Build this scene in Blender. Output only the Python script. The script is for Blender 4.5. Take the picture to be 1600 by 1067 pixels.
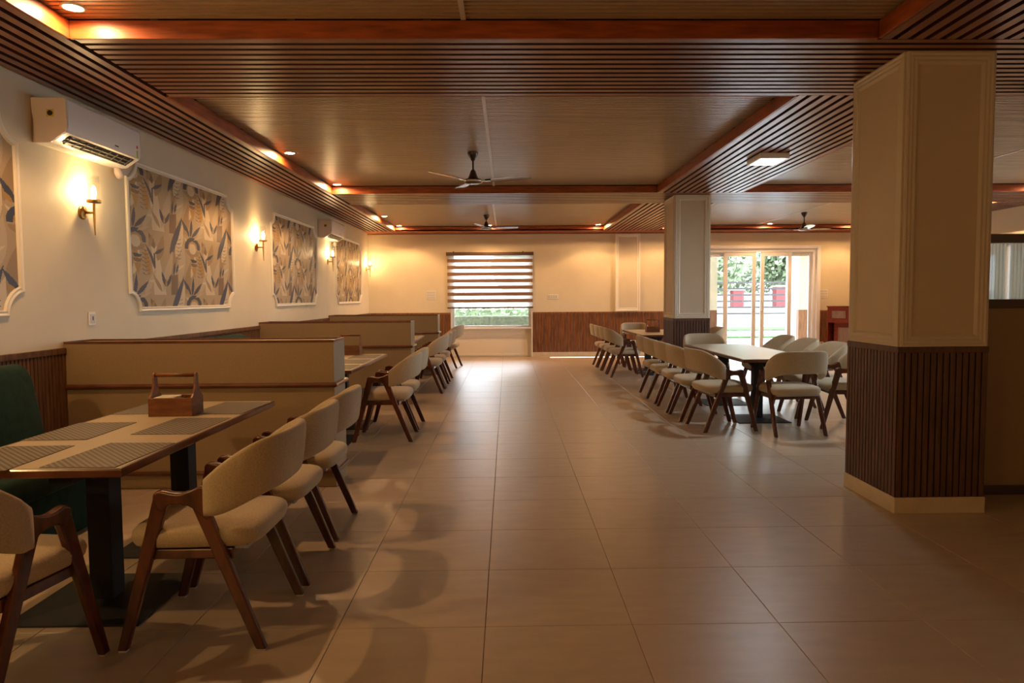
import bpy, bmesh, math, random
import numpy as np
from mathutils import Vector, Matrix
R = math.radians
random.seed(7)
C = bpy.context.scene.collection
for o in list(bpy.data.objects): bpy.data.objects.remove(o)

# ------------------------------------------------------------------ camera
H = 1.3353
def make_camera():
    p, r, y = 0.05861761, -0.00644451, 0.01646666
    fw = Vector((math.sin(y)*math.cos(p), math.cos(y)*math.cos(p), -math.sin(p)))
    rt = Vector((math.cos(y), -math.sin(y), 0)); up = rt.cross(fw)
    r2 = math.cos(r)*rt + math.sin(r)*up; u2 = -math.sin(r)*rt + math.cos(r)*up
    cd = bpy.data.cameras.new('camera'); cam = bpy.data.objects.new('camera', cd); C.objects.link(cam)
    m = Matrix((( r2.x, u2.x, -fw.x, 0), (r2.y, u2.y, -fw.y, 0), (r2.z, u2.z, -fw.z, H), (0, 0, 0, 1)))
    cam.matrix_world = m
    cd.sensor_width = 36; cd.lens = 36*1106.93/1600
    cd.shift_x = -10.81/1600; cd.shift_y = -3.8/1600
    cd.clip_start = .05; cd.clip_end = 300
    bpy.context.scene.camera = cam
make_camera()

# ------------------------------------------------------------------ world, lights, exposure
sc = bpy.context.scene
sc.view_settings.view_transform = 'Standard'; sc.view_settings.look = 'None'
sc.view_settings.exposure = 1.0; sc.view_settings.gamma = 1; sc.view_settings.use_curve_mapping = False
w = bpy.data.worlds.new('overcast_sky'); sc.world = w; w.use_nodes = True
wb = w.node_tree.nodes['Background']; wb.inputs[0].default_value = (.80, .91, 1.0, 1); wb.inputs[1].default_value = 7.0

WARM = (1.0, .54, .23)
def light(name, kind, loc, power, col, rot=(0, 0, 0), **kw):
    d = bpy.data.lights.new(name, kind); d.energy = power; d.color = col
    for k, v in kw.items(): setattr(d, k, v)
    o = bpy.data.objects.new(name, d); C.objects.link(o); o.location = loc; o.rotation_euler = rot
    return o
# daylight portals in the real openings
def portal(loc, rot, sx, sy):
    o = light('daylight_portal', 'AREA', loc, 1, (1, 1, 1), rot, shape='RECTANGLE', size=sx, size_y=sy)
    o.data.cycles.is_portal = True
portal((5.72, 16.15, 1.2), (R(-90), 0, 0), 2.7, 2.3)
portal((-.36, 16.15, 1.5), (R(-90), 0, 0), 1.8, 1.7)
portal((8.55, 9.3, 1.55), (0, R(90), 0), 1.3, 7.8)
# recessed downlights and wall lights (lamps of the fittings modelled below, plus two unseen wall lamps)
DOWN = [(-2.27, 3.86), (-2.28, 7.62), (-2.28, 9.70), (-2.29, 13.45), (-2.28, 15.20), (-.36, 15.17), (1.95, 15.14), (3.42, 15.14), (5.62, 15.14), (7.45, 15.14), (7.5, 11.2), (7.5, 9.7)]
DOWN_W = 55.0
SCONCE_Y = [1.75, 5.265, 8.856, 12.36, 15.70, -1.75]  # first and last are unseen, without fittings; last added to light the column
SCONCE_W = 24.0
for x, y in DOWN:
    light('downlight_lamp', 'SPOT', (x, y, 2.868), DOWN_W, WARM, spot_size=R(128), spot_blend=.30, shadow_soft_size=.045)
for x, y in DOWN:
    light('downlight_glow', 'SPOT', (x, y, 2.862), 15, WARM, spot_size=R(176), spot_blend=.2, shadow_soft_size=.03)
for y in SCONCE_Y:
    light('wall_light_lamp', 'POINT', (-3.005, y, 2.125), SCONCE_W, (1.0, .62, .25), shadow_soft_size=.022)
light('rear_room_lamp', 'POINT', (6.2, -1.5, 2.5), 22, WARM, shadow_soft_size=.1)  # added unseen warm fill for the near column and right partition; no fitting
light('panel_lamp', 'AREA', (2.70, 7.36, 2.705), 9, (.86, .95, 1), size=.22)

# ------------------------------------------------------------------ materials
MATS = {}
def nm(name):
    m = bpy.data.materials.new(name); m.use_nodes = True
    return m, m.node_tree, m.node_tree.nodes['Principled BSDF']
def mat(name, col, rough=.5, metal=0, noise=0, scale=8, stretch=(1, 1, 1), bump=0, bscale=None, spec=.5, coat=0, sheen=0, coords='Object', col2=None):
    if name in MATS: return MATS[name]
    m, nt, b = nm(name); N = nt.nodes; L = nt.links
    b.inputs['Base Color'].default_value = (*col, 1); b.inputs['Roughness'].default_value = rough
    b.inputs['Metallic'].default_value = metal; b.inputs['Specular IOR Level'].default_value = spec
    b.inputs['Coat Weight'].default_value = coat; b.inputs['Coat Roughness'].default_value = .15
    b.inputs['Sheen Weight'].default_value = sheen
    if noise or bump:
        tc = N.new('ShaderNodeTexCoord'); mp = N.new('ShaderNodeMapping'); mp.inputs['Scale'].default_value = stretch
        if coords == 'World':
            g = N.new('ShaderNodeNewGeometry'); L.new(g.outputs['Position'], mp.inputs['Vector'])
        else: L.new(tc.outputs[coords], mp.inputs['Vector'])
        nz = N.new('ShaderNodeTexNoise'); nz.inputs['Scale'].default_value = scale; nz.inputs['Detail'].default_value = 5
        L.new(mp.outputs[0], nz.inputs['Vector'])
        if noise:
            rp = N.new('ShaderNodeValToRGB'); rp.color_ramp.elements[0].position = .3; rp.color_ramp.elements[1].position = .7
            c2 = col2 or tuple(c*(1-noise) for c in col)
            rp.color_ramp.elements[0].color = (*c2, 1); rp.color_ramp.elements[1].color = (*[min(1, c*(1+noise*.4)) for c in col], 1)
            L.new(nz.outputs[0], rp.inputs[0]); L.new(rp.outputs[0], b.inputs['Base Color'])
        if bump:
            bp = N.new('ShaderNodeBump'); bp.inputs['Strength'].default_value = bump; bp.inputs['Distance'].default_value = .002
            if bscale:
                n2 = N.new('ShaderNodeTexNoise'); n2.inputs['Scale'].default_value = bscale; n2.inputs['Detail'].default_value = 2
                L.new(mp.outputs[0], n2.inputs['Vector']); L.new(n2.outputs[0], bp.inputs['Height'])
            else: L.new(nz.outputs[0], bp.inputs['Height'])
            L.new(bp.outputs[0], b.inputs['Normal'])
    MATS[name] = m; return m
def emis(name, col, s):
    m, nt, b = nm(name); b.inputs['Base Color'].default_value = (*col, 1)
    b.inputs['Emission Color'].default_value = (*col, 1); b.inputs['Emission Strength'].default_value = s
    return m
def glass(name, tint=(1, 1, 1), gloss=.08, rough=.02, ior=1.45):
    m = bpy.data.materials.new(name); m.use_nodes = True; nt = m.node_tree; nt.nodes.clear()
    o = nt.nodes.new('ShaderNodeOutputMaterial'); t = nt.nodes.new('ShaderNodeBsdfTransparent'); t.inputs[0].default_value = (*tint, 1)
    g = nt.nodes.new('ShaderNodeBsdfGlossy'); g.inputs['Roughness'].default_value = rough
    fr = nt.nodes.new('ShaderNodeFresnel'); fr.inputs[0].default_value = ior
    mx = nt.nodes.new('ShaderNodeMixShader'); nt.links.new(fr.outputs[0], mx.inputs[0])
    nt.links.new(t.outputs[0], mx.inputs[1]); nt.links.new(g.outputs[0], mx.inputs[2]); nt.links.new(mx.outputs[0], o.inputs[0])
    return m
M = dict(
    wall=mat('cream_wall_paint', (.75, .665, .485), .62, noise=.04, scale=3, coords='World', bump=.15, bscale=90),
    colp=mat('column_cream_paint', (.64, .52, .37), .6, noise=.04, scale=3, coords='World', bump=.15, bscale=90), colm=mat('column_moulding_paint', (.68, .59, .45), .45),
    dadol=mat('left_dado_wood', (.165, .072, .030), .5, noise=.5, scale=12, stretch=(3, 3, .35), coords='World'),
    white=mat('off_white_trim', (.84, .79, .68), .42),
    upvc=mat('white_door_frame', (.88, .88, .88), .3),
    slat=mat('brown_slat_laminate', (.30, .118, .060), .30, noise=.25, scale=5, stretch=(1, 1, 1), coords='World', bump=0),
    slat_back=mat('dark_slat_backing', (.022, .006, .004), .7),
    fascia=mat('red_wood_fascia', (.36, .078, .016), .42, noise=.45, scale=14, stretch=(.35, .35, 3.0), coords='World'),
    rib=mat('ribbed_ceiling_laminate', (.50, .365, .22), .30, noise=.22, scale=6, stretch=(.6, 18, 1), coords='World'),
    joint=mat('ceiling_joint_strip', (.68, .62, .53), .4),
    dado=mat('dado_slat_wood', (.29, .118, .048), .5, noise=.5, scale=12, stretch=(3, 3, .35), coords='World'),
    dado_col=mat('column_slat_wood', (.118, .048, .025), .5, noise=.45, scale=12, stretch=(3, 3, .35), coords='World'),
    skirt=mat('cream_skirting', (.66, .55, .38), .4, noise=.1, scale=10, coords='World'),
    floor=mat('matt_floor_tile', (.52, .405, .29), .34, noise=.10, scale=5, stretch=(1, 3, 1), coords='World', bump=.06, bscale=160),
    grout=mat('dark_grout', (.10, .07, .05), .8),
    walnut=mat('walnut_chair_wood', (.125, .033, .012), .26, noise=.5, scale=9, stretch=(2, 2, .6), coat=.25),
    fabric=mat('oatmeal_fabric', (.56, .45, .30), .92, noise=.20, scale=160, bump=.5, bscale=420, spec=.15, sheen=.25),
    dust=mat('grey_dust_cover', (.42, .41, .43), .8),
    rubber=mat('pale_foot_pad', (.5, .48, .44), .6),
    blackm=mat('black_powder_coat', (.012, .012, .013), .6),
    top=mat('cream_table_laminate', (.50, .40, .26), .32, noise=.06, scale=5),
    edge=mat('table_edge_wood', (.14, .042, .016), .28, noise=.4, scale=10, stretch=(1, 1, 1), coat=.3),
    part=mat('beige_booth_laminate', (.31, .215, .115), .5, noise=.06, scale=60, bump=.1, bscale=300),
    green=mat('green_velvet', (.010, .036, .024), .9, sheen=.05, spec=.15, noise=.3, scale=20),
    brass=mat('brushed_brass', (.60, .36, .11), .28, metal=1),
    ac=mat('white_ac_plastic', (.80, .79, .76), .25),
    acend=mat('pinkish_ac_end', (.72, .60, .55), .35),
    black=mat('black_plastic', (.02, .02, .02), .4),
    yellow=mat('yellow_sticker', (.62, .42, .02), .5),
    red=mat('red_sticker', (.55, .06, .03), .5), grn=mat('green_sticker', (.25, .45, .08), .5),
    fan=mat('dark_brown_fan_enamel', (.045, .018, .012), .22, coat=.5), blade=mat('fan_blade_enamel', (.06, .04, .034), .22, coat=.5),
    fantrim=mat('fan_silver_trim', (.6, .58, .55), .25, metal=1),
    caddy=mat('caddy_wood', (.23, .075, .02), .36, noise=.5, scale=9, stretch=(1, 1, 4)),
    paper=mat('white_napkin', (.82, .78, .70), .8),
    plate=mat('ivory_switch_plate', (.86, .84, .78), .3), rocker=mat('switch_rocker', (.66, .62, .53), .3),
    mahog=mat('red_mahogany', (.24, .035, .020), .2, noise=.35, scale=8, stretch=(1, 1, 4), coat=.4),
    panelw=mat('greyish_panel_veneer', (.30, .20, .17), .35, noise=.3, scale=10, stretch=(4, 1, .4)),
    band=mat('brown_blind_band', (.27, .155, .09), .8), rail=mat('bronze_blind_rail', (.16, .10, .07), .35, metal=.4),
    dframe=mat('dark_partition_frame', (.050, .022, .012), .35),
    road=mat('pale_road', (.42, .42, .43), .9, noise=.1, scale=3), grass=mat('lawn_green', (.05, .11, .025), .95, noise=.5, scale=6),
    hedge=mat('hedge_stone', (.075, .082, .045), .95, noise=.6, scale=14), leaf=mat('leaf_green', (.24, .30, .17), .8, noise=.25, scale=2),
    bark=mat('tree_bark', (.16, .11, .07), .9, noise=.4, scale=10), rust=mat('rust_red_paint', (.17, .02, .022), .5), steel=mat('dark_rail_steel', (.035, .028, .028), .6),
    canopy=mat('porch_white_plaster', (.75, .74, .70), .8),
)
M['louvre'] = mat('grey_louvre_plastic', (.11, .105, .10), .5)
M['groove'] = mat('dark_red_slat_groove', (.085, .020, .010), .55)
M['pane'] = glass('clear_pane'); M['shade'] = glass('clear_lamp_glass')
for l_ in list(M['shade'].node_tree.nodes['Mix Shader'].inputs[0].links): M['shade'].node_tree.links.remove(l_)
M['shade'].node_tree.nodes['Mix Shader'].inputs[0].default_value = .10
M['bulb'] = emis('warm_bulb', (1, .72, .40), 60); M['lens'] = emis('warm_downlight_lens', (1, .70, .40), 60)
M['diff'] = emis('cool_panel_diffuser', (.93, .98, 1), 9); M['led'] = emis('white_led_strip', (1, .93, .82), 1.6)  # strip material imitates light falling on the floor; no lamp there
# sheer blind cloth: diffuse + translucent + a little see-through
def sheer():
    m = bpy.data.materials.new('sheer_blind_cloth'); m.use_nodes = True; nt = m.node_tree; nt.nodes.clear(); n = nt.nodes.new
    o = n('ShaderNodeOutputMaterial'); d = n('ShaderNodeBsdfTranslucent'); d.inputs[0].default_value = (.9, .9, .88, 1)
    e = n('ShaderNodeBsdfDiffuse'); e.inputs[0].default_value = (.8, .78, .72, 1); t = n('ShaderNodeBsdfTransparent')
    a = n('ShaderNodeMixShader'); a.inputs[0].default_value = .2; b = n('ShaderNodeMixShader'); b.inputs[0].default_value = .5
    L = nt.links; L.new(d.outputs[0], a.inputs[1]); L.new(e.outputs[0], a.inputs[2]); L.new(a.outputs[0], b.inputs[1]); L.new(t.outputs[0], b.inputs[2]); L.new(b.outputs[0], o.inputs[0])
    return m
M['sheer'] = sheer()
def fluted():
    m = bpy.data.materials.new('fluted_glass'); m.use_nodes = True; nt = m.node_tree; nt.nodes.clear(); n = nt.nodes.new
    o = n('ShaderNodeOutputMaterial'); d = n('ShaderNodeBsdfTranslucent'); d.inputs[0].default_value = (.82, .88, .76, 1)
    t = n('ShaderNodeBsdfTransparent'); a = n('ShaderNodeMixShader'); a.inputs[0].default_value = .35
    L = nt.links; L.new(d.outputs[0], a.inputs[1]); L.new(t.outputs[0], a.inputs[2]); L.new(a.outputs[0], o.inputs[0]); return m
M['fluted'] = fluted()
def mat_weave():
    m, nt, b = nm('woven_placemat'); N = nt.nodes; L = nt.links
    tc = N.new('ShaderNodeTexCoord'); ck = N.new('ShaderNodeTexChecker'); ck.inputs['Scale'].default_value = 70
    mp = N.new('ShaderNodeMapping'); L.new(tc.outputs['Object'], mp.inputs[0]); mp.inputs['Location'].default_value = (.003, .003, .013)
    L.new(mp.outputs[0], ck.inputs['Vector']); ck.inputs['Color1'].default_value = (.25, .20, .14, 1); ck.inputs['Color2'].default_value = (.028, .026, .026, 1)
    L.new(ck.outputs[0], b.inputs['Base Color']); b.inputs['Roughness'].default_value = .55; return m
M['mat'] = mat_weave()

# ------------------------------------------------------------------ mesh helpers
class MB:
    def __init__(s): s.v = []; s.f = []; s.smooth = False
    def quad(s, a, b, c, d):
        n = len(s.v); s.v += [a, b, c, d]; s.f.append((n, n+1, n+2, n+3)); return s
    def box(s, x0, x1, y0, y1, z0, z1):
        n = len(s.v)
        s.v += [(x0, y0, z0), (x1, y0, z0), (x1, y1, z0), (x0, y1, z0), (x0, y0, z1), (x1, y0, z1), (x1, y1, z1), (x0, y1, z1)]
        s.f += [tuple(n+i for i in q) for q in ((0, 3, 2, 1), (4, 5, 6, 7), (0, 1, 5, 4), (1, 2, 6, 5), (2, 3, 7, 6), (3, 0, 4, 7))]
        return s
    def hexa(s, lo, hi):
        n = len(s.v); s.v += list(lo)+list(hi)
        s.f += [tuple(n+i for i in q) for q in ((0, 3, 2, 1), (4, 5, 6, 7), (0, 1, 5, 4), (1, 2, 6, 5), (2, 3, 7, 6), (3, 0, 4, 7))]
        return s
    def loft(s, rings, close=True, caps=True):
        n = len(s.v); k = len(rings[0])
        for r in rings: s.v += [tuple(p) for p in r]
        for i in range(len(rings)-1):
            for j in range(k if close else k-1):
                a = n+i*k+j; b = n+i*k+(j+1) % k; s.f.append((a, b, b+k, a+k))
        if caps:
            s.f.append(tuple(n+j for j in reversed(range(k)))); s.f.append(tuple(n+(len(rings)-1)*k+j for j in range(k)))
        return s
    def lathe(s, prof, seg=24, o=(0, 0, 0), axis='z'):
        rings = []; loop = min(p[0] for p in prof) > .0045 and (prof[0] == prof[-1] or prof[0][0] > .03)
        if loop and prof[0] != prof[-1]: prof = prof+[prof[0]]
        for r, h in prof:
            ring = []
            for j in range(seg):
                a = 2*math.pi*j/seg; c, d = r*math.cos(a), r*math.sin(a)
                ring.append({'z': (o[0]+c, o[1]+d, o[2]+h), 'x': (o[0]+h, o[1]+c, o[2]+d), 'y': (o[0]+d, o[1]+h, o[2]+c)}[axis])
            rings.append(ring)
        return s.loft(rings, caps=not loop)
    def prism(s, poly, fn):
        """poly of 2D points, fn(p, side) -> 3D for side 0 and 1"""
        n = len(s.v); k = len(poly)
        s.v += [fn(p, 0) for p in poly]+[fn(p, 1) for p in poly]
        s.f.append(tuple(n+i for i in reversed(range(k)))); s.f.append(tuple(n+k+i for i in range(k)))
        for i in range(k): j = (i+1) % k; s.f.append((n+i, n+j, n+k+j, n+k+i))
        return s
    def tube(s, pts, r, seg=10):
        rings = []; pts = [Vector(p) for p in pts]
        for i, p in enumerate(pts):
            t = (pts[min(i+1, len(pts)-1)]-pts[max(i-1, 0)]).normalized()
            u = t.orthogonal().normalized() if i == 0 else (u-t*u.dot(t)).normalized()
            w_ = t.cross(u); rr = r[i] if isinstance(r, (list, tuple)) else r
            rings.append([p+rr*(math.cos(2*math.pi*j/seg)*u+math.sin(2*math.pi*j/seg)*w_) for j in range(seg)])
        return s.loft(rings)
    def mesh(s, name, m, smooth=False, angle=None):
        me = bpy.data.meshes.new(name); me.from_pydata([tuple(p) for p in s.v], [], s.f); me.materials.append(m)
        bm = bmesh.new(); bm.from_mesh(me); bmesh.ops.recalc_face_normals(bm, faces=bm.faces); bm.to_mesh(me); bm.free()
        if smooth:
            me.polygons.foreach_set('use_smooth', [True]*len(me.polygons))
            if angle is not None: me.set_sharp_from_angle(angle=R(angle))
        return me
def link(name, me, parent=None, loc=None, bevel=0, seg=2, sub=0):
    o = bpy.data.objects.new(name, me); C.objects.link(o)
    if parent: o.parent = parent
    if loc is not None: o.location = loc
    if bevel:
        b = o.modifiers.new('bevel', 'BEVEL'); b.width = bevel; b.segments = seg; b.limit_method = 'ANGLE'; b.angle_limit = R(40)
    if sub:
        b = o.modifiers.new('sub', 'SUBSURF'); b.levels = sub; b.render_levels = sub
    return o
def ob(name, mb, m, parent=None, loc=None, bevel=0, smooth=False, angle=None, seg=2, sub=0):
    return link(name, mb.mesh(name, m, smooth, angle), parent, loc, bevel, seg, sub)
def empty(name, loc=(0, 0, 0), rz=0):
    o = bpy.data.objects.new(name, None); C.objects.link(o); o.location = loc; o.rotation_euler = (0, 0, rz); o.empty_display_size = .1
    return o
def tag(o, label, cat, group=None):
    o['label'] = label; o['category'] = cat
    if group: o['group'] = group
    return o
def struct(o): o['kind'] = 'structure'; return o
def stuff(o): o['kind'] = 'stuff'; return o
def dup(root, loc, rz):
    def cp(o, par):
        c = o.copy(); C.objects.link(c); c.parent = par
        for ch in kids.get(o.name, []): cp(ch, c)
        return c
    kids = {}
    def walk(o):
        kids[o.name] = list(o.children)
        for ch in o.children: walk(ch)
    walk(root)
    r = cp(root, None); r.location = loc; r.rotation_euler = (0, 0, rz); return r
def sweep(path, prof, m, name, parent, fn, closed=True):
    """sweep a profile [(inward offset, height)] along a 2D path (ccw), fn((u,v),h)->3D, mitred"""
    n = len(path); rings = []
    for i in range(n):
        p = Vector(path[i]); a = Vector(path[i-1]); b = Vector(path[(i+1) % n])
        d1 = (p-a).normalized(); d2 = (b-p).normalized()
        n1 = Vector((-d1.y, d1.x)); n2 = Vector((-d2.y, d2.x)); mm = n1+n2
        mm = mm/max(.35, (1+n1.dot(n2)))
        rings.append([fn(p+mm*o, h) for o, h in prof])
    rings.append(rings[0]); mb = MB(); mb.loft(rings, close=True, caps=False)
    return ob(name, mb, m, parent)

ZC = 2.77; XW = -3.095; YF = 15.95; XR = 8.4; YB = -4.0
# ------------------------------------------------------------------ floor
fl = struct(ob('floor', MB().box(XW-.3, XR+.3, YB-.2, YF+.35, -.12, -.004), M['grout']))
T = .6; gx, gy = -.6978, 2.8095
def tile_mesh(sx, sy, name):
    g = .0012; b = .0015; mb = MB()
    mb.loft([[(g, g, -.004), (sx-g, g, -.004), (sx-g, sy-g, -.004), (g, sy-g, -.004)], [(g, g, -b), (sx-g, g, -b), (sx-g, sy-g, -b), (g, sy-g, -b)],
             [(g+b, g+b, 0), (sx-g-b, g+b, 0), (sx-g-b, sy-g-b, 0), (g+b, sy-g-b, 0)]])
    return mb.mesh(name, M['floor'])
tm = tile_mesh(T, T, 'tile'); cells = []
for i in range(-4, 16):
    for j in range(-12, 23):
        x, y = gx+i*T, gy+j*T
        x0, x1 = max(x, XW), min(x+T, XR); y0, y1 = max(y, YB), min(y+T, YF)
        if x1-x0 > .01 and y1-y0 > .01: cells.append((x0, x1, y0, y1))
def in_view(c):
    x, y = (c[0]+c[1])/2, (c[2]+c[3])/2
    return y > 1.7 and abs(x)/max(y, .1) < .80
seen = sorted([c for c in cells if in_view(c)], key=lambda c: (c[2]+c[3])/2)
rest = MB()
for k, (x0, x1, y0, y1) in enumerate(seen[:290]):
    me = tm if (abs(x1-x0-T) < 1e-6 and abs(y1-y0-T) < 1e-6) else tile_mesh(x1-x0, y1-y0, 'tile_cut')
    t = link('tile', me, fl, (x0, y0, -.0004*random.random()))
near = set(seen[:290]); g = .0012
for c in cells:
    if c not in near: rest.box(c[0]+g, c[1]-g, c[2]+g, c[3]-g, -.004, 0)
stuff(ob('far_tiles', rest, M['floor'], fl))

# ------------------------------------------------------------------ walls
DZ = 1.005
wl = struct(ob('wall_left', MB().box(XW-.2, XW, YB, YF+.3, 0, 3.1), M['wall']))
W0, W1, WZ0, WZ1 = -1.25, .545, .66, 2.33      # window opening (below it a recess down to the floor)
D0, D1, D2 = 4.40, 7.03, 2.43
mb = MB()
mb.box(XW-.2, W0, YF, YF+.25, 0, 3.1).box(W0, W1, YF, YF+.25, WZ1, 3.1).box(W0, W1, YF+.10, YF+.25, 0, WZ0).box(W1, D0, YF, YF+.25, 0, 3.1)
mb.box(D0, D1, YF, YF+.25, D2, 3.1).box(D1, XR+.2, YF, YF+.25, 0, 3.1)
wf = struct(ob('wall_far', mb, M['wall']))
RW = [(5.4, 13.2)]; RZ0, RZ1 = .9, 2.2
mb = MB(); ys = [YB]
mb.box(XR, XR+.2, YB, YF+.3, 0, RZ0).box(XR, XR+.2, YB, YF+.3, RZ1, 3.1)
mb.box(XR, XR+.2, YB, 5.4, RZ0, RZ1).box(XR, XR+.2, 13.2, YF+.3, RZ0, RZ1)
wr = struct(ob('wall_right', mb, M['wall']))
wb_ = struct(ob('wall_back', MB().box(XW-.2, XR+.2, YB-.2, YB, 0, 3.1), M['wall']))

# dado slats
def dado_run(mb, a, b, fn, z0=.10, z1=DZ-.035, pitch=.036, w_=.026, d=.010):
    k = int((b-a)/pitch); p = (b-a)/k
    for i in range(k):
        u0 = a+i*p+(p-w_)/2; mb.box(*fn(u0, u0+w_, d), z0, z1)
DL = empty('dado_left'); 
def fnL(u0, u1, d): return (XW+.004, XW+.004+d, u0, u1)
s_ = struct(ob('trim_1', MB().box(XW, XW+.005, YB, YF, .08, DZ-.01), M['slat_back']))
bpy.data.objects.remove(DL)
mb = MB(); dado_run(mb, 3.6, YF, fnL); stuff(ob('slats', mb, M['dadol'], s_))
ob('cap_rail', MB().box(XW, XW+.022, YB, YF, DZ-.04, DZ), M['dadol'], s_, bevel=.003)
ob('skirting', MB().box(XW, XW+.016, YB, YF, 0, .095), M['skirt'], s_, bevel=.002)
def far_dado(n, a, b):
    s = struct(ob(n, MB().box(a, b, YF-.005, YF, .08, DZ-.01), M['slat_back']))
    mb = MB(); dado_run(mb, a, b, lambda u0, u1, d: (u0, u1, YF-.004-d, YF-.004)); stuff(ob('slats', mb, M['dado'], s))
    ob('cap_rail', MB().box(a, b, YF-.022, YF, DZ-.04, DZ), M['dado'], s, bevel=.003)
    ob('skirting', MB().box(a, b, YF-.016, YF, 0, .10), M['skirt'], s, bevel=.002); return s
far_dado('trim_2', XW+.03, W0-.02); far_dado('trim_3', W1+.02, D0-.05); far_dado('trim_4', D1+.05, XR)
# window recess panel below sill
rc = struct(ob('trim_5', MB().box(W0, W1, YF+.085, YF+.10, 0, WZ0), M['white']))
ob('panel_bead', MB().box(W0, W1, YF+.065, YF+.085, 0, .05).box(W0+.1, W1-.08, YF+.07, YF+.085, WZ0-.10, WZ0-.075).box(W1-.10, W1-.08, YF+.07, YF+.085, .05, WZ0-.075), M['white'], rc)
ob('sill', MB().box(W0-.01, W1+.01, YF+.0, YF+.14, WZ0-.03, WZ0), M['upvc'], rc, bevel=.004)
ob('jamb', MB().box(W1, W1+.028, YF-.03, YF+.1, 0, DZ+.02), M['white'], rc)

# window 1
wi = struct(ob('window_1', MB().box(W0, W0+.06, YF+.12, YF+.17, WZ0, WZ1).box(W1-.06, W1, YF+.12, YF+.17, WZ0, WZ1).box(W0+.06, W1-.06, YF+.12, YF+.17, WZ0, WZ0+.045).box(W0+.06, W1-.06, YF+.12, YF+.17, WZ1-.05, WZ1).box(-.02, .03, YF+.13, YF+.16, 1.15, WZ1-.05), M['upvc']))
ob('pane', MB().box(W0+.06, W1-.06, YF+.143, YF+.148, WZ0+.045, WZ1-.05), M['pane'], wi)
for (a, b), nme in zip(RW, ('window_2', 'window_3')):
    q = MB()
    for y in [a+(b-a)*k/6 for k in range(7)]: q.box(XR+.06, XR+.11, y-.03, y+.03, RZ0, RZ1)
    q.box(XR+.06, XR+.11, a, b, RZ0, RZ0+.05).box(XR+.06, XR+.11, a, b, RZ1-.05, RZ1)
    wn = struct(ob(nme, q, M['upvc'])); ob('pane', MB().box(XR+.083, XR+.087, a, b, RZ0+.05, RZ1-.05), M['pane'], wn)

# door 1: sliding leaves
q = MB().box(D0-.05, D0+.03, YF-.03, YF+.2, 0, D2+.04).box(D1-.03, D1+.05, YF-.03, YF+.2, 0, D2+.04).box(D0, D1, YF-.03, YF+.2, D2-.03, D2+.04)
q.box(D0+.03, D1-.03, YF+.03, YF+.19, D2-.11, D2-.03).box(D0+.03, D0+.10, YF+.03, YF+.19, 0, D2-.1).box(D1-.10, D1-.03, YF+.03, YF+.19, 0, D2-.1).box(D0, D1, YF+.03, YF+.19, -.003, .02)
dr = struct(ob('door_1', q, M['upvc'], bevel=.004))
def leaf(x0, x1, y0, y1, st=.085):
    l = ob('door_leaf', MB().box(x0, x0+st, y0, y1, .02, D2-.11).box(x1-st, x1, y0, y1, .02, D2-.11).box(x0+st, x1-st, y0, y1, .02, .12).box(x0+st, x1-st, y0, y1, D2-.20, D2-.11), M['upvc'], dr, bevel=.004)
    ym = (y0+y1)/2; ob('pane', MB().box(x0+st, x1-st, ym-.003, ym+.003, .12, D2-.20), M['pane'], l); return l
for x0, x1 in ((4.90, 5.64), (5.745, 6.45)):
    l = leaf(x0, x1, YF+.045, YF+.085); hx = x1-.04 if x0 < 5 else x0+.04
    ob('door_handle', MB().tube([(hx, YF+.045, 1.00), (hx, YF+.0, 1.02), (hx, YF-.005, 1.12), (hx, YF+.0, 1.22), (hx, YF+.045, 1.24)], .011), M['upvc'], l, smooth=True)
leaf(4.50, 5.02, YF+.11, YF+.15, .06); leaf(6.36, 6.93, YF+.11, YF+.15, .06)

# ------------------------------------------------------------------ ceiling
ZT = 2.885
ce = struct(ob('ceiling', MB().box(XW-.2, XR+.2, YB-.2, YF+.3, ZT+.004, ZT+.10), M['slat_back']))
mb = MB()
def rows(a, b, x0, x1):
    y = a
    while y < b-.02: mb.box(x0, x1, y+.002, min(y+.034, b), ZT-.010, ZT+.006); y += .050
BEAMS = [(4.02, 5.16), (9.86, 11.0)]; SL = -2.39; BL, BR = 2.09, 3.28; SR = 7.65; YE = 15.35
XT = [(SL, BL), (BR, SR)]; YT = [(YB, 4.02), (5.16, 9.86), (11.0, YE)]
for xa, xb in XT:
    for ya, yb in YT: rows(ya, yb, xa-.05, xb+.05)
stuff(ob('ribbed_panel', mb, M['rib'], ce))
jm = [(-.17, 5.16, 9.86), (-.22, 11.0, YE), (-.23, YB, 4.02), (5.5, 5.16, 9.86), (5.4, 11.0, YE)]
for x, a, b in jm: ob('joint_strip', MB().box(x-.014, x+.014, a, b, ZT-.016, ZT), M['joint'], ce)
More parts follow.
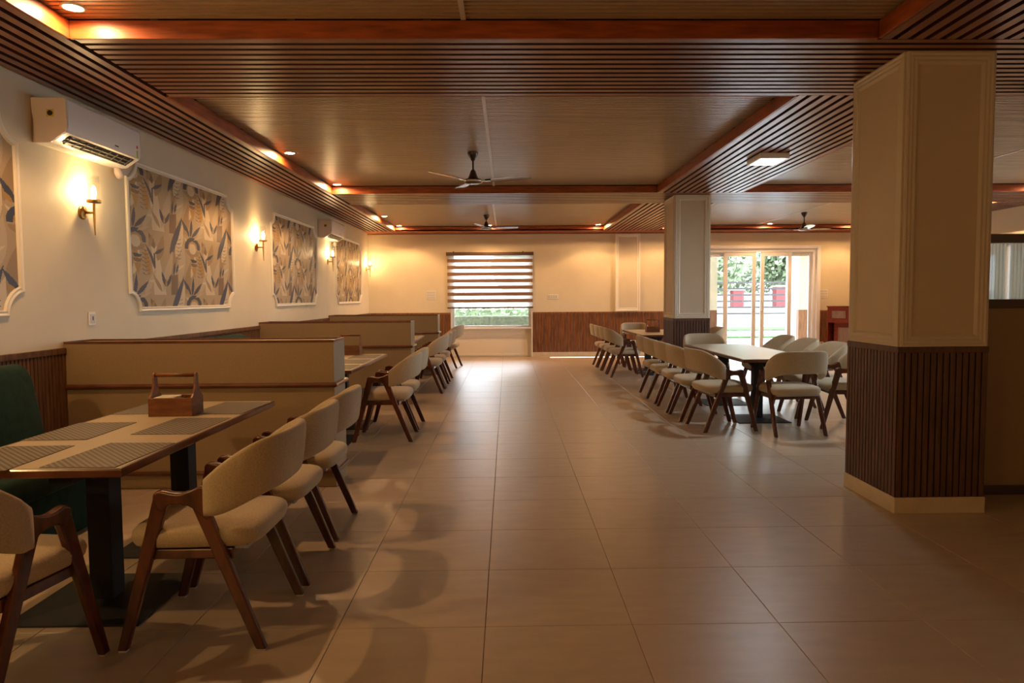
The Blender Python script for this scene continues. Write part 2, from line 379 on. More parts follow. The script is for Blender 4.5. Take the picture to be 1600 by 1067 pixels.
# dark soffit backing and slats
mb = MB()
zb0, zb1 = ZC+.050, ZC+.058
mb.box(XW, SL-.02, YB, YE, zb0, zb1)
for a, b in BEAMS: mb.box(SL-.02, XR, a+.02, b-.02, zb0, zb1)
for a, b in YT: mb.box(BL+.02, BR-.02, a-.02, b+.02 if b < YE else b, zb0, zb1); mb.box(SR+.02, XR, a-.02, b+.02 if b < YE else b, zb0, zb1)
ob('soffit_backing', mb, M['slat_back'], ce)
def slat_ob(mb):
    o = ob('slat', mb, M['slat'], ce); o.data.materials.append(M['groove'])
    for p in o.data.polygons:
        if abs(p.normal.z) < .5: p.material_index = 1
def slats(x0, x1, y0, y1, along, n):
    """n slats filling the rectangle"""
    if along == 'y':
        p = (x1-x0)/n
        for i in range(n):
            a = x0+i*p+.0; slat_ob(MB().box(a+.018, a+p-.018, y0, y1, ZC, ZC+.052))
    else:
        p = (y1-y0)/n
        for i in range(n):
            a = y0+i*p; slat_ob(MB().box(x0, x1, a+.018, a+p-.018, ZC, ZC+.052))
slats(XW, SL-.003, YB, YE, 'y', 8)
for a, b in BEAMS: slats(SL+.018, XR, a+.003, b-.003, 'x', 13)
for a, b in YT: slats(BL+.003, BR-.003, a-.015, b+.015 if b < YE else b, 'y', 13)
for a, b in YT: slats(SR+.003, XR, a-.015, b+.015 if b < YE else b, 'y', 8)
ob('end_board', MB().box(XW, XR, YE, YF, ZC, ZC+.03), M['fascia'], ce)
ob('end_board', MB().box(XW, XR, YF-.03, YF, ZC-.02, ZC), M['slat'], ce)
# fascias round every tray
FZ = 2.868
def fascia(x0, x1, y0, y1): ob('fascia', MB().box(x0, x1, y0, y1, ZC-.001, FZ), M['fascia'], ce, bevel=.0015, seg=1)
t_ = .018
for xa, xb in XT:
    for ya, yb in YT:
        fascia(xa-t_, xa, ya, yb); fascia(xb, xb+t_, ya, yb); fascia(xa, xb, yb, yb+t_)
        if ya > YB: fascia(xa, xb, ya-t_, ya)
# little clips in the shadow gap
mb = MB()
for ya, yb in YT:
    for k in range(5):
        y = ya+(yb-ya)*(k+.5)/5
        for x in (SL-.01, BL+.01): mb.box(x-.012, x+.012, y-.02, y+.02, FZ, ZT)
for k in range(6):
    for y in (4.03, 9.87, 15.36): mb.box(-1.95+k*.75, -1.91+k*.75, y-.01, y+.012, FZ, ZT)
ob('bracket', mb, M['black'], ce)

# downlights as things
dl = empty('downlight', (DOWN[0][0], DOWN[0][1], 2.874))
ob('trim_ring', MB().lathe([(.046, .006), (.062, .004), (.064, 0), (.060, -.004), (.050, -.006), (.046, 0)], 28), M['white'], dl, smooth=True)
ob('lens', MB().lathe([(.001, -.0075), (.030, -.0065), (.046, -.002), (.046, .004), (.001, .004)], 24), M['lens'], dl)
DLAB = ['round recessed downlight shining at the top left above the first air conditioner', 'round downlight in the tray corner strip before the first fan, halfway along the left fascia',
        'round downlight at the far left corner of the ceiling tray with the larger fan', 'round downlight halfway along the left fascia of the farthest tray',
        'round downlight in the far left corner of the farthest tray', 'round downlight glowing behind the hub of the smaller far fan',
        'round downlight in the far tray next to the slatted band left of the far column', 'round downlight barely showing at the left edge of the far column top',
        'round downlight above the sliding glass door', 'round downlight in the far right corner of the ceiling', 'round downlight glimpsed right of the near column at the right frame edge', 'round downlight beside the right soffit, hidden near the big column']
for k, (x, y) in enumerate(DOWN):
    
    o = dl if k == 0 else dup(dl, (x, y, 2.874), 0)
    tag(o, DLAB[k], 'downlight', 'recessed downlights in the ceiling trays')

# square surface light
lt = tag(empty('ceiling_light', (2.70, 7.36, ZC)), 'square white surface ceiling light glowing cool on the slatted band', 'ceiling light')
ob('housing', MB().box(-.15, .15, -.20, .20, -.055, 0), M['upvc'], lt, bevel=.006)
ob('diffuser', MB().box(-.12, .12, -.165, .165, -.058, -.054), M['diff'], lt)

# ------------------------------------------------------------------ columns
def column(nm_, x0, x1, y0, y1, label):
    c = empty(nm_, ((x0+x1)/2, (y0+y1)/2, 0)); tag(c, label, 'column')
    w_, d_ = (x1-x0)/2, (y1-y0)/2; b = .018
    ob('shaft', MB().box(-w_+b, w_-b, -d_+b, d_-b, 0, ZC), M['colp'], c)
    ob('skirting', MB().box(-w_, w_, -d_, d_, 0, .10), M['skirt'], c, bevel=.003)
    ob('dado_backing', MB().box(-w_+.010, w_-.010, -d_+.010, d_-.010, .10, 1.02), M['slat_back'], c)
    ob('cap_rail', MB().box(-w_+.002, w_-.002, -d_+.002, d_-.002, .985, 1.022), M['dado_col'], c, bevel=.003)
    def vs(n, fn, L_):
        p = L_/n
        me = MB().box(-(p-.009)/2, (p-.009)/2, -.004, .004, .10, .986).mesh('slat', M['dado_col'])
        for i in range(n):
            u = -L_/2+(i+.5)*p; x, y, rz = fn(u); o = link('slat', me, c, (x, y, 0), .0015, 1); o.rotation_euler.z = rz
    nx, ny = round(2*w_/.040), round(2*d_/.040)
    vs(nx, lambda u: (u, -d_+.006, 0), 2*w_-.012); vs(nx, lambda u: (u, d_-.006, 0), 2*w_-.012)
    vs(ny, lambda u: (-w_+.006, u, R(90)), 2*d_-.012); vs(ny, lambda u: (w_-.006, u, R(90)), 2*d_-.012)
    prof = [(0, .0), (0, .014), (.012, .018), (.022, .012), (.034, .016), (.046, .010), (.060, .014), (.072, .006), (.076, 0)]
    za, zb = 1.023, ZC-.001
    ux, uy = w_-b, d_-b
    sweep([(-ux, za), (ux, za), (ux, zb), (-ux, zb)], prof, M['colm'], 'panel_moulding', c, lambda p, h: (p[0], -uy-h, p[1]))
    sweep([(-ux, za), (ux, za), (ux, zb), (-ux, zb)], prof, M['colm'], 'panel_moulding', c, lambda p, h: (p[0], uy+h, p[1]))
    sweep([(-uy, za), (uy, za), (uy, zb), (-uy, zb)], prof, M['colm'], 'panel_moulding', c, lambda p, h: (-ux-h, p[0], p[1]))
    sweep([(-uy, za), (uy, za), (uy, zb), (-uy, zb)], prof, M['colm'], 'panel_moulding', c, lambda p, h: (ux+h, p[0], p[1]))
    return c
column('column', 2.355, 2.915, 4.22, 4.87, 'large square cream column in the right foreground with dark slatted base')
column('column', 2.375, 2.905, 10.08, 10.74, 'farther square column with moulded cream panels, left of the sliding door')
# pilaster on far wall
pl = tag(ob('pilaster', MB().box(2.43, 2.99, YF-.055, YF-.0005, DZ+.002, ZC-.022), M['wall']), 'shallow cream pilaster with moulded frame on the far wall', 'pilaster')
sweep([(2.43, DZ+.002), (2.99, DZ+.002), (2.99, ZC-.022), (2.43, ZC-.022)], [(0, 0), (0, .015), (.03, .02), (.05, .008), (.07, .012), (.08, 0)], M['white'], 'panel_moulding', pl, lambda p, h: (p[0], YF-.055-h, p[1]))

# ------------------------------------------------------------------ wall art panels (flat printed wallpaper in a moulding)
PU, PV = 1.07, .565
COLS = dict(bg=(.40, .295, .165), tan=(.31, .205, .095), br=(.17, .10, .045), och=(.38, .215, .045), cr=(.58, .485, .32), navy=(.030, .038, .070), pale=(.46, .37, .23))
def leafp(x0, y0, x1, y1, w_, n=9, bend=0):
    P = []; dx, dy = x1-x0, y1-y0; L_ = math.hypot(dx, dy); nx, ny = -dy/L_, dx/L_
    for i in range(n+1):
        t = i/n; k = w_*math.sin(math.pi*t**.8); P.append((x0+dx*t+nx*(k+bend*math.sin(math.pi*t)), y0+dy*t+ny*(k+bend*math.sin(math.pi*t))))
    for i in range(n-1, 0, -1):
        t = i/n; k = -w_*math.sin(math.pi*t**.8)*.8; P.append((x0+dx*t+nx*(k+bend*math.sin(math.pi*t)), y0+dy*t+ny*(k+bend*math.sin(math.pi*t))))
    return P
def ringp(cx, cy, ro, ri, sy, a0, a1, n=16):
    return [(cx+ro*math.cos(a0+(a1-a0)*i/n), cy-sy*ro*math.sin(a0+(a1-a0)*i/n)) for i in range(n+1)]+[(cx+ri*math.cos(a1-(a1-a0)*i/n), cy-sy*ri*math.sin(a1-(a1-a0)*i/n)) for i in range(n+1)]
PI = math.pi
# motif in zoomed-photo units: cell 360 wide x 420 high, y down
SH = [('cr', [(165, 110), (200, 100), (250, 420), (175, 420)]), ('tan', leafp(260, 330, 330, 80, 30)), ('pale', leafp(230, 400, 300, 120, 26)), ('tan', leafp(20, 420, 60, 180, 26)), ('cr', leafp(60, 300, 100, 120, 16)),
      ('br', [(285, 290), (330, 280), (325, 420), (280, 420)]), ('pale', leafp(340, 330, 375, 60, 28)), ('tan', leafp(200, 200, 240, 20, 26)), ('och', leafp(95, 260, 55, 60, 14)), ('och', leafp(150, 300, 125, 120, 22)),
      ('br', leafp(185, 120, 150, 20, 16)), ('br', leafp(300, 130, 340, -10, 20)), ('pale', leafp(120, 420, 190, 250, 18)),
      ('cr', leafp(320, 160, 375, -80, 26)), ('cr', leafp(90, 110, 20, 10, 14)), ('cr', leafp(215, 330, 130, 330, 10)),
      ('tan', ringp(80, 95, 52, 0, -.9, 0, PI)), ('navy', ringp(80, 78, 56, 34, 1.35, -.15, PI+.15)), ('och', ringp(80, 78, 34, 26, 1.3, 0, PI)), ('cr', ringp(80, 88, 25, 0, 1.45, 0, 2*PI)),
      ('navy', [(58, 160), (112, 166), (100, 186), (70, 182)]), ('br', [(62, 190), (110, 194), (104, 216), (70, 216)]), ('och', [(66, 220), (106, 224), (88, 300)]),
      ('navy', leafp(58, 425, 5, 300, 13)), ('navy', leafp(66, 425, 78, 285, 11)), ('navy', leafp(74, 425, 146, 325, 13)), ('och', leafp(45, 420, 18, 370, 10)), ('pale', leafp(90, 440, 160, 400, 9)),
      ('navy', leafp(182, 255, 128, 90, 9, bend=8)), ('navy', [(178, 150), (186, 150), (186, 250), (180, 252)]), ('navy', leafp(182, 155, 245, 105, 12)), ('tan', leafp(150, 110, 175, 30, 12)),
      ('tan', leafp(222, 400, 170, 285, 12)), ('navy', leafp(246, 365, 222, 265, 11)), ('navy', leafp(252, 365, 286, 280, 11)), ('och', leafp(248, 370, 252, 300, 7)),
      ('navy', leafp(278, 145, 372, -130, 20)), ('navy', leafp(278, 565, 372, 290, 20)), ('navy', leafp(300, 290, 312, 190, 7)), ('navy', leafp(318, 270, 335, 205, 8)), ('cr', leafp(330, 245, 380, 200, 9))]
def rib(k): 
    y = 305+k*26
    return ('navy', [(108+k*1.0, y-300+120), (130, y-300+133), (150, y-300+124), (150, y-300+127), (130, y-300+136), (108, y-300+123)])
SH += [rib(k) for k in range(0, 7)]
SH += [('navy', [(322, 30+k*26), (340, 38+k*26), (358, 30+k*26), (358, 33+k*26), (340, 41+k*26), (322, 33+k*26)]) for k in range(6)]
NU, NV = 160, 96
def raster():
    img = np.zeros((NV, NU, 3)); img[:] = COLS['bg']
    X, Y = np.meshgrid((np.arange(NU)+.5)*360/NU, (np.arange(NV)+.5)*420/NV)
    for c, poly in SH:
        for ox in (-360, 0, 360):
            for oy in (-420, 0, 420):
                P = [(x+ox, y+oy) for x, y in poly]
                xs = [p[0] for p in P]; ys_ = [p[1] for p in P]
                if max(xs) < 0 or min(xs) > 360 or max(ys_) < 0 or min(ys_) > 420: continue
                ins = np.zeros((NV, NU), bool)
                for (x0, y0), (x1, y1) in zip(P, P[1:]+P[:1]):
                    if y0 == y1: continue
                    cr = ((Y < y0) != (Y < y1)) & (X < (x1-x0)*(Y-y0)/(y1-y0)+x0); ins ^= cr
                img[ins] = COLS[c]
    return img
IMG = raster()
PW, PZ0, PZ1, NR = 2.24, 1.235, 2.49, .15     # outer size and notch radius
def notch_path(w_, h, r, n=7, lip=.012):
    P = []
    for cx, cy, a0 in ((0, 0, 90), (w_, 0, 180), (w_, h, 270), (0, h, 0)):
        arc = [(cx+r*math.cos(R(a0-90*i/n)), cy+r*math.sin(R(a0-90*i/n))) for i in range(n+1)]
        if (cx, cy) == (0, 0): arc = [(0, r+lip)]+arc+[(r+lip, 0)]
        elif (cx, cy) == (w_, 0): arc = [(w_-r-lip, 0)]+arc+[(w_, r+lip)]
        elif (cx, cy) == (w_, h): arc = [(w_, h-r-lip)]+arc+[(w_-r-lip, h)]
        else: arc = [(r+lip, h)]+arc+[(0, h-r-lip)]
        P += arc
    return P
def wallpaper_mesh():
    w_, h = PW, PZ1-PZ0; nu, nv = int(w_/PU*NU), int(h/PV*NV); in_ = .012
    us = np.linspace(in_, w_-in_, nu+1); vs = np.linspace(in_, h-in_, nv+1)
    verts = [(0.0, float(u), float(v)) for v in vs for u in us]; faces = []; cols = []
    for j in range(nv):
        for i in range(nu):
            u, v = (us[i]+us[i+1])/2, (vs[j]+vs[j+1])/2
            if min(math.hypot(u-a, v-b) for a in (0, w_) for b in (0, h)) < NR+.012: continue
            a = j*(nu+1)+i; faces.append((a, a+1, a+nu+2, a+nu+1))
            iu = int(((u+.10)/PU % 1)*NU); iv = int(((h-v+.02)/PV % 1)*NV); cols.append(IMG[iv % NV, iu % NU])
    me = bpy.data.meshes.new('wallpaper'); me.from_pydata(verts, [], faces)
    ca = me.color_attributes.new('print', 'FLOAT_COLOR', 'CORNER')
    arr = np.ones((len(faces), 4, 4)); arr[:, :, :3] = np.array(cols)[:, None, :]; ca.data.foreach_set('color', arr.ravel())
    m, nt, b = nm('botanical_wallpaper_print'); at = nt.nodes.new('ShaderNodeAttribute'); at.attribute_name = 'print'
    nt.links.new(at.outputs['Color'], b.inputs['Base Color']); b.inputs['Roughness'].default_value = .42
    me.materials.append(m); return me
wpm = wallpaper_mesh()
art = empty('wall_panel', (XW, 5.86, PZ0))
link('wallpaper', wpm, art, (.004, 0, 0))
sweep(notch_path(PW, PZ1-PZ0, NR), [(0, 0), (0, .016), (.010, .022), (.022, .014), (.034, .018), (.040, .006), (.042, 0)], M['white'], 'frame_moulding', art, lambda p, h: (h+.001, p[0], p[1]))
AL = ['large botanical wallpaper panel in cream notched moulding, second from the left frame edge', 'botanical wallpaper panel cut off by the left edge of the photo',
      'botanical wallpaper panel between the second and third wall lights', 'farthest botanical wallpaper panel, left of the last wall light']
for k, y in enumerate((5.86, 2.35, 9.39, 12.90)):
    o = art if k == 0 else dup(art, (XW, y, PZ0), 0)
    tag(o, AL[k], 'wall panel', 'botanical wallpaper panels on the left wall')

# ------------------------------------------------------------------ sconces
sn = empty('wall_light', (XW, SCONCE_Y[1], 1.974))
ob('backplate', MB().lathe([(.001, 0), (.050, 0), (.050, .010), (.044, .017), (.020, .020), (.012, .028), (.001, .028)], 28, axis='x'), M['brass'], sn, smooth=True, angle=40)
ob('arm', MB().tube([(.02, 0, 0), (.09, 0, 0)], .0085), M['brass'], sn, smooth=True)
ob('stem', MB().lathe([(.0035, -.165), (.006, -.10), (.009, -.02), (.009, .07), (.012, .075)], 14, (.09, 0, 0)), M['brass'], sn, smooth=True)
ob('cup', MB().lathe([(.012, .068), (.046, .070), (.048, .074), (.048, .090), (.044, .092), (.02, .092), (.001, .092)], 28, (.09, 0, 0)), M['brass'], sn, smooth=True, angle=40)
ob('glass_shade', MB().lathe([(.040, .092), (.040, .262), (.037, .262), (.037, .092)], 32, (.09, 0, 0)), M['shade'], sn, smooth=True, angle=40)
ob('bulb', MB().lathe([(.006, .092), (.010, .100), (.016, .125), (.018, .148), (.013, .175), (.004, .192)], 16, (.09, 0, 0)), M['bulb'], sn, smooth=True)
for a in sn.children:
    if a.name.startswith(('bulb',)): a.visible_shadow = True
SNL = [None, 'brass wall light with glass cylinder under the near air conditioner', 'brass wall light between the two nearest wide wallpaper panels, second visible',
       'brass wall light under the far air conditioner', 'farthest brass wall light, close to the room corner']
for k in (1, 2, 3, 4):
    o = sn if k == 1 else dup(sn, (XW, SCONCE_Y[k], 1.974), 0)
    tag(o, SNL[k], 'wall light', 'brass wall lights along the left wall')

# ------------------------------------------------------------------ air conditioners
def ac(y0, L_, z0, label):
    r = tag(empty('air_conditioner', (XW, y0, z0)), label, 'air conditioner', 'split air conditioners on the left wall')
    pr = [(0, .0), (.105, 0), (.118, .003), (.214, .068), (.228, .10), (.228, .275), (.215, .290), (0, .290)]
    ob('casing', MB().prism(pr, lambda p, s: (p[0], .012+s*(L_-.024), p[1])), M['ac'], r, bevel=.008, seg=3, smooth=True, angle=30)
    ob('end_cap', MB().prism(pr, lambda p, s: (p[0], s*.012, p[1])), M['acend'], r, bevel=.004)
    ob('end_cap', MB().prism(pr, lambda p, s: (p[0], L_-.012+s*.012, p[1])), M['acend'], r, bevel=.004)
    # outlet slot on the slanted underside: recess plate + louvres
    def on(t, off): # point on slanted face from (.10,.0) to (.222,.085)
        a, b = Vector((.118, .003)), Vector((.214, .068)); n = Vector((.065, -.096)).normalized(); p = a+(b-a)*t+n*off; return p
    a, b, c_, d_ = on(.12, .0015), on(.86, .0015), on(.86, -.01), on(.12, -.01)
    sl = ob('air_outlet', MB().prism([tuple(a), tuple(b), tuple(c_), tuple(d_)], lambda p, s: (p[0], .07+s*(L_-.13), p[1])), M['black'], r)
    for t in (.30, .56): 
        a, b, c_, d_ = on(t, .002), on(t+.10, .006), on(t+.10, .008), on(t, .004)
        ob('louvre', MB().prism([tuple(a), tuple(b), tuple(c_), tuple(d_)], lambda p, s: (p[0], .08+s*(L_-.15), p[1])), M['louvre'], sl)
    mb = MB()
    for k in range(9):
        y = .10+k*(L_-.2)/8; a, b = on(.18, .0015), on(.80, .0015); mb.hexa([(a.x, y, a.y), (b.x, y, b.y), (b.x, y+.004, b.y), (a.x, y+.004, a.y)], [(a.x+.004, y, a.y-.006), (b.x+.004, y, b.y-.006), (b.x+.004, y+.004, b.y-.006), (a.x+.004, y+.004, a.y-.006)])
    stuff(ob('vanes', mb, M['louvre'], sl))
    a, b, c_, d_ = on(1.02, .002), on(1.30, .004), on(1.30, .0), on(1.02, -.004)
    ob('sticker', MB().box(.10, .148, -.0008, 0, .165, .213), M['yellow'], r)
    ob('dial', MB().lathe([(.001, -.004), (.017, -.004), (.017, 0), (.001, 0)], 20, (.124, -.0008, .189), 'y'), M['black'], r)
    ob('rating_label', MB().box(.228, .2288, L_-.075, L_-.055, .07, .125), M['grn'], r); ob('rating_label', MB().lathe([(.001, 0), (.013, 0), (.013, .001), (.001, .001)], 16, (.228, L_-.065, .15), 'x'), M['red'], r)
    ob('logo', MB().box(.228, .2286, L_*.60, L_*.60+.05, .095, .104), M['blackm'], r)
    ob('pipe_elbow', MB().tube([(.05, L_-.03, .005), (.05, L_-.02, -.03), (.04, L_+.02, -.05), (.02, L_+.05, -.03)], [.022, .03, .03, .022], 12), M['acend'], r, smooth=True)
    return r
ac(4.75, .95, 2.368, 'white wall air conditioner nearest the camera with yellow sticker on its end')
a2 = ac(11.77, .95, 2.345, 'white wall air conditioner farther along the left wall')

# ------------------------------------------------------------------ ceiling fans
def fan(x, y, rz, drop, label):
    r = tag(empty('ceiling_fan', (x, y, ZT), rz), label, 'ceiling fan', 'dark three-bladed ceiling fans')
    ob('canopy', MB().lathe([(.001, 0), (.055, 0), (.056, -.03), (.046, -.055), (.030, -.075), (.022, -.095), (.014, -.10)], 24), M['fan'], r, smooth=True, angle=50)
    ob('downrod', MB().lathe([(.0105, -.08), (.0105, -drop+.15)], 14), M['fan'], r, smooth=True)
    mo = ob('motor', MB().lathe([(.012, -drop+.155), (.026, -drop+.14), (.045, -drop+.085), (.055, -drop+.065), (.052, -drop+.06), (.085, -drop+.052), (.098, -drop+.035), (.095, -drop+.018), (.07, -drop+.004), (.02, -drop), (.001, -drop)], 32), M['fan'], r, smooth=True, angle=60)
    ob('trim_band', MB().lathe([(.099, -drop+.040), (.102, -drop+.035), (.099, -drop+.012), (.096, -drop+.016), (.096, -drop+.04)], 32), M['fantrim'], mo, smooth=True)
    for k in range(3):
        a = k*2*PI/3; rings = []
        for q in range(9):
            t = q/8; rr = .13+t*.49; wd = .045+.022*math.sin(t*PI*.8); 
            if q == 8: wd *= .7
            tilt = R(9); zz = -drop+.032+.018*t
            pts = []
            for (u, v) in ((-wd, 0), (-wd*.5, .006), (wd*.5, .006), (wd, 0), (wd*.5, .003), (-wd*.5, .003)):
                px_, py_, pz_ = rr, u*math.cos(tilt), zz+v-u*math.sin(tilt)
                pts.append((px_*math.cos(a)-py_*math.sin(a), px_*math.sin(a)+py_*math.cos(a), pz_))
            rings.append(pts)
        bl = ob('blade', MB().loft(rings), M['blade'], r, smooth=True, angle=60)
        n = Vector((math.cos(a), math.sin(a), 0)); s2 = Vector((-math.sin(a), math.cos(a), 0))
        lo = [n*.085-s2*.015, n*.19-s2*.022, n*.19+s2*.022, n*.085+s2*.015]
        ob('blade_iron', MB().hexa([tuple(p+Vector((0, 0, -drop+.026))) for p in lo], [tuple(p+Vector((0, 0, -drop+.031))) for p in lo]), M['fantrim'], bl, bevel=.001)
    return r
fan(-.35, 7.62, R(-12), .345, 'nearer dark ceiling fan with three slim blades in the middle tray')
fan(-.375, 13.35, R(15), .28, 'farther ceiling fan over the aisle, before the window')
fan(5.52, 13.15, R(20), .35, 'ceiling fan in front of the sliding door, right of the far column')

# ------------------------------------------------------------------ blind
bd = tag(empty('window_blind', (-.375, YF-.04, 2.35)), 'zebra roller blind with brown and sheer stripes over the far window', 'blind')
hw = .975
ob('headrail', MB().box(-hw, hw, -.045, .03, -.075, 0), M['rail'], bd, bevel=.008)
ob('sheer_cloth', MB().box(-hw+.02, hw-.02, .0, .0008, -1.225, -.07), M['sheer'], bd)
top_, bot = 2.25, 1.09; NB = 7
bp_ = .1385
for k in range(7):
    zc = -.189-k*.149
    ob('band', MB().box(-hw+.02, hw-.02, -.004, -.002, zc-.038, zc+.038), M['band'], bd)
ob('bottom_rail', MB().box(-hw+.015, hw-.015, -.012, .012, -1.255, -1.222), M['rail'], bd, bevel=.005)
ob('bracket', MB().box(-hw+.15, -hw+.18, -.02, .03, 0, .015).box(hw-.25, hw-.22, -.02, .03, 0, .015), M['black'], bd)
ob('pull_cord', MB().tube([(hw-.005, -.02, -.03), (hw-.002, -.02, -.7)], .0025, 6), M['rail'], bd)

# ------------------------------------------------------------------ booth partitions
def partition(y0, y1, xr, label):
    r = tag(empty('booth_partition', ((XW+xr)/2, (y0+y1)/2, 0)), label, 'partition', 'beige booth partitions along the left wall')
    hx, hy = (xr-XW)/2-.004, (y1-y0)/2
    ob('upper_box', MB().box(-hx, hx, -hy, hy, .745, 1.035), M['part'], r, bevel=.002)
    ob('lower_box', MB().box(-hx+.0, hx, -hy, hy, .125, .715), M['part'], r, bevel=.002)
    ob('plinth', MB().box(-hx, hx+.0, -hy, hy, .004, .100), M['part'], r)
    ob('moulding', MB().loft([[(-hx-o*0, -hy-o, z), (hx+o, -hy-o, z), (hx+o, hy+o, z), (-hx-o*0, hy+o, z)] for o, z in ((.0, .712), (.012, .714), (.022, .722), (.024, .732), (.020, .742), (.0, .748))]), M['edge'], r)
    ob('moulding', MB().loft([[(-hx, -hy-o, z), (hx+o, -hy-o, z), (hx+o, hy+o, z), (-hx, hy+o, z)] for o, z in ((.0, .098), (.014, .100), (.018, .112), (.014, .124), (.0, .126))]), M['edge'], r)
    q = MB(); e = .012
    q.box(-hx, hx, -hy-.001, -hy+e, 1.030, 1.047).box(-hx, hx, hy-e, hy+.001, 1.030, 1.047).box(-hx, -hx+e, -hy+e, hy-e, 1.030, 1.047).box(hx-e, hx+.001, -hy+e, hy-e, 1.030, 1.047)
    ob('top_edging', q, M['edge'], r)
    return r
partition(4.98, 5.31, -1.215, 'nearest low beige booth partition with wood moulding, behind the first table')
partition(8.87, 9.22, -1.20, 'middle low beige booth partition, behind the second table on the left')
partition(12.32, 12.68, -1.20, 'farthest low beige booth partition, left of the window')
# booth benches against the wall
def bench(y0, y1, label):
    r = tag(empty('booth_bench', (XW+.03, (y0+y1)/2, 0)), label, 'bench', 'green booth benches against the left wall'); L_ = y1-y0
    pr = [(0, .40), (.26, .40), (.235, .60), (.185, .86), (.15, .935), (.10, .955), (.05, .95), (0, .93)]
    n = max(2, round(L_/.7))
    for k in range(n):
        a, b = -L_/2+k*L_/n, -L_/2+(k+1)*L_/n
        ob('backrest', MB().prism(pr, lambda p, s: (p[0], (a, b)[s], p[1])), M['green'], r, bevel=.03, seg=3, smooth=True)
    ob('seat', MB().box(.10, .64, -L_/2, L_/2, .30, .45), M['green'], r, bevel=.035, seg=3, smooth=True)
    ob('base', MB().box(.02, .58, -L_/2+.03, L_/2-.03, 0, .305), M['green'], r, bevel=.005)
bench(1.6, 4.34, 'dark green upholstered booth bench beside the nearest table')
bench(5.75, 7.95, 'green booth bench behind the nearest partition, only its top showing')

# ------------------------------------------------------------------ chair
def chair_proto():
    r = empty('dining_chair')
    def xs(side, z, inner):  # leg plane leans outwards towards the floor
        return side*((.262 if not inner else .232)-.018*min(1, z/.6)+(0 if True else 0))
    def leg(poly, side): return MB().prism(poly, lambda p, s: (xs(side, p[1], s), p[0], p[1]))
    front = [(.280, .006), (.243, .006), (.084, .553), (.086, .60), (.112, .612), (.134, .59)]
    rear = [(-.282, .006), (-.243, .006), (-.012, .552), (-.02, .60), (-.060, .61), (-.082, .52)]
    arm = [(.134, .585), (.133, .604), (.116, .616), (.095, .617), (.060, .608), (.030, .606), (-.008, .616), (-.045, .634), (-.066, .632), (-.080, .575), (-.086, .515), (-.070, .500), (-.030, .530), (-.012, .549), (.002, .557), (.030, .563), (.070, .561), (.084, .554), (.092, .536), (.118, .54)]
    for s in (-1, 1):
        for nm2, poly in (('leg', front), ('leg', rear)):
            l = ob(nm2, leg(poly, s), M['walnut'], r, bevel=.006, seg=2, smooth=True, angle=50)
            yy = poly[0][0]/2+poly[1][0]/2
            ob('foot_pad', MB().box(min(xs(s, 0, 0), xs(s, 0, 1))+.004, max(xs(s, 0, 0), xs(s, 0, 1))-.004, yy-.014, yy+.014, 0, .007), M['rubber'], l)
        mb = MB().prism(arm, lambda p, k: (s*((.2475, .2095)[k] if p[0] > -.03 else (.249, .2125)[k]), p[0], p[1]))
        ob('armrest', mb, M['walnut'], r, bevel=.008, seg=3, smooth=True, angle=50)
        ob('side_rail', MB().box(*sorted((s*.208, s*.232)), -.12, .175, .350, .388), M['walnut'], r, bevel=.004)
    # seat cushion
    def ring(z, k, kf=1):
        P = []
        for i in range(40):
            a = 2*PI*i/40; c, d = math.cos(a), math.sin(a); e = .34
            x = math.copysign(abs(c)**e, c); y = math.copysign(abs(d)**e, d)
            hwid = .236+.010*y; P.append((x*(hwid-k), .002+y*(.243-k), z))
        return P
    prof = [(.392, .012), (.398, .003), (.412, -.004), (.432, -.008), (.450, -.005), (.463, .006), (.471, .024), (.4755, .05), (.478, .085), (.480, .13), (.481, .19)]
    ob('seat', MB().loft([ring(z, k) for z, k in prof]), M['fabric'], r, smooth=True)
    ob('seat_board', MB().box(-.205, .205, -.205, .205, .380, .394), M['dust'], r)
    ob('stretcher', MB().box(-.225, .225, -.155, -.125, .345, .388), M['walnut'], r, bevel=.004)
    ob('stretcher', MB().box(-.225, .225, .140, .165, .345, .388), M['walnut'], r, bevel=.004)
    # backrest: curved upholstered shell
    rings = []; n = 36
    for i in range(n+1):
        s = -1+2*i/n; 
        th = s*PI/2*.995; ex = .62
        x = .268*math.copysign(abs(math.sin(th))**ex, th); yb = -.055-.245*abs(math.cos(th))**ex
        a_ = abs(x)/.268; cy = abs(math.cos(th))
        top = .820-.155*(1-cy**.75)**1.8; bot_ = .604-.085*(1-cy**1.2)**1.5
        # outward normal in plan by finite difference of superellipse
        d = 1e-3; th2 = th+d
        x2 = .268*math.copysign(abs(math.sin(th2))**ex, th2); y2 = -.055-.245*abs(math.cos(th2))**ex
        tx, ty = x2-x, y2-yb; L_ = math.hypot(tx, ty) or 1; nx, ny = ty/L_, -tx/L_
        if ny > 0 and abs(s) < .5: nx, ny = -nx, -ny
        endk = min(1, (1-abs(s))/.06+.35); endk = min(1, endk); hh = (top-bot_)/2; zc = (top+bot_)/2; hh *= (.86+.14*endk); tk = .023*endk
        ring_ = []
        for j in range(16):
            a = 2*PI*j/16; u = math.copysign(abs(math.cos(a))**.75, math.cos(a))*tk; v = math.copysign(abs(math.sin(a))**.45, math.sin(a))*hh
            z = zc+v; lean = -.125*(z-.55)*cy**.5
            ring_.append((x+nx*u, yb+ny*u+lean, z))
        rings.append(ring_)
    # fix normals consistency: enforce outward direction
    ob('backrest', MB().loft(rings), M['fabric'], r, smooth=True, angle=75)
    return r
ch = chair_proto(); used = [False]
def chair(x, y, rz, label, group):
    o = ch if not used[0] else dup(ch, (x, y, 0), R(rz))
    if not used[0]: used[0] = True; o.location = (x, y, 0); o.rotation_euler = (0, 0, R(rz))
    return tag(o, label, 'chair', group)
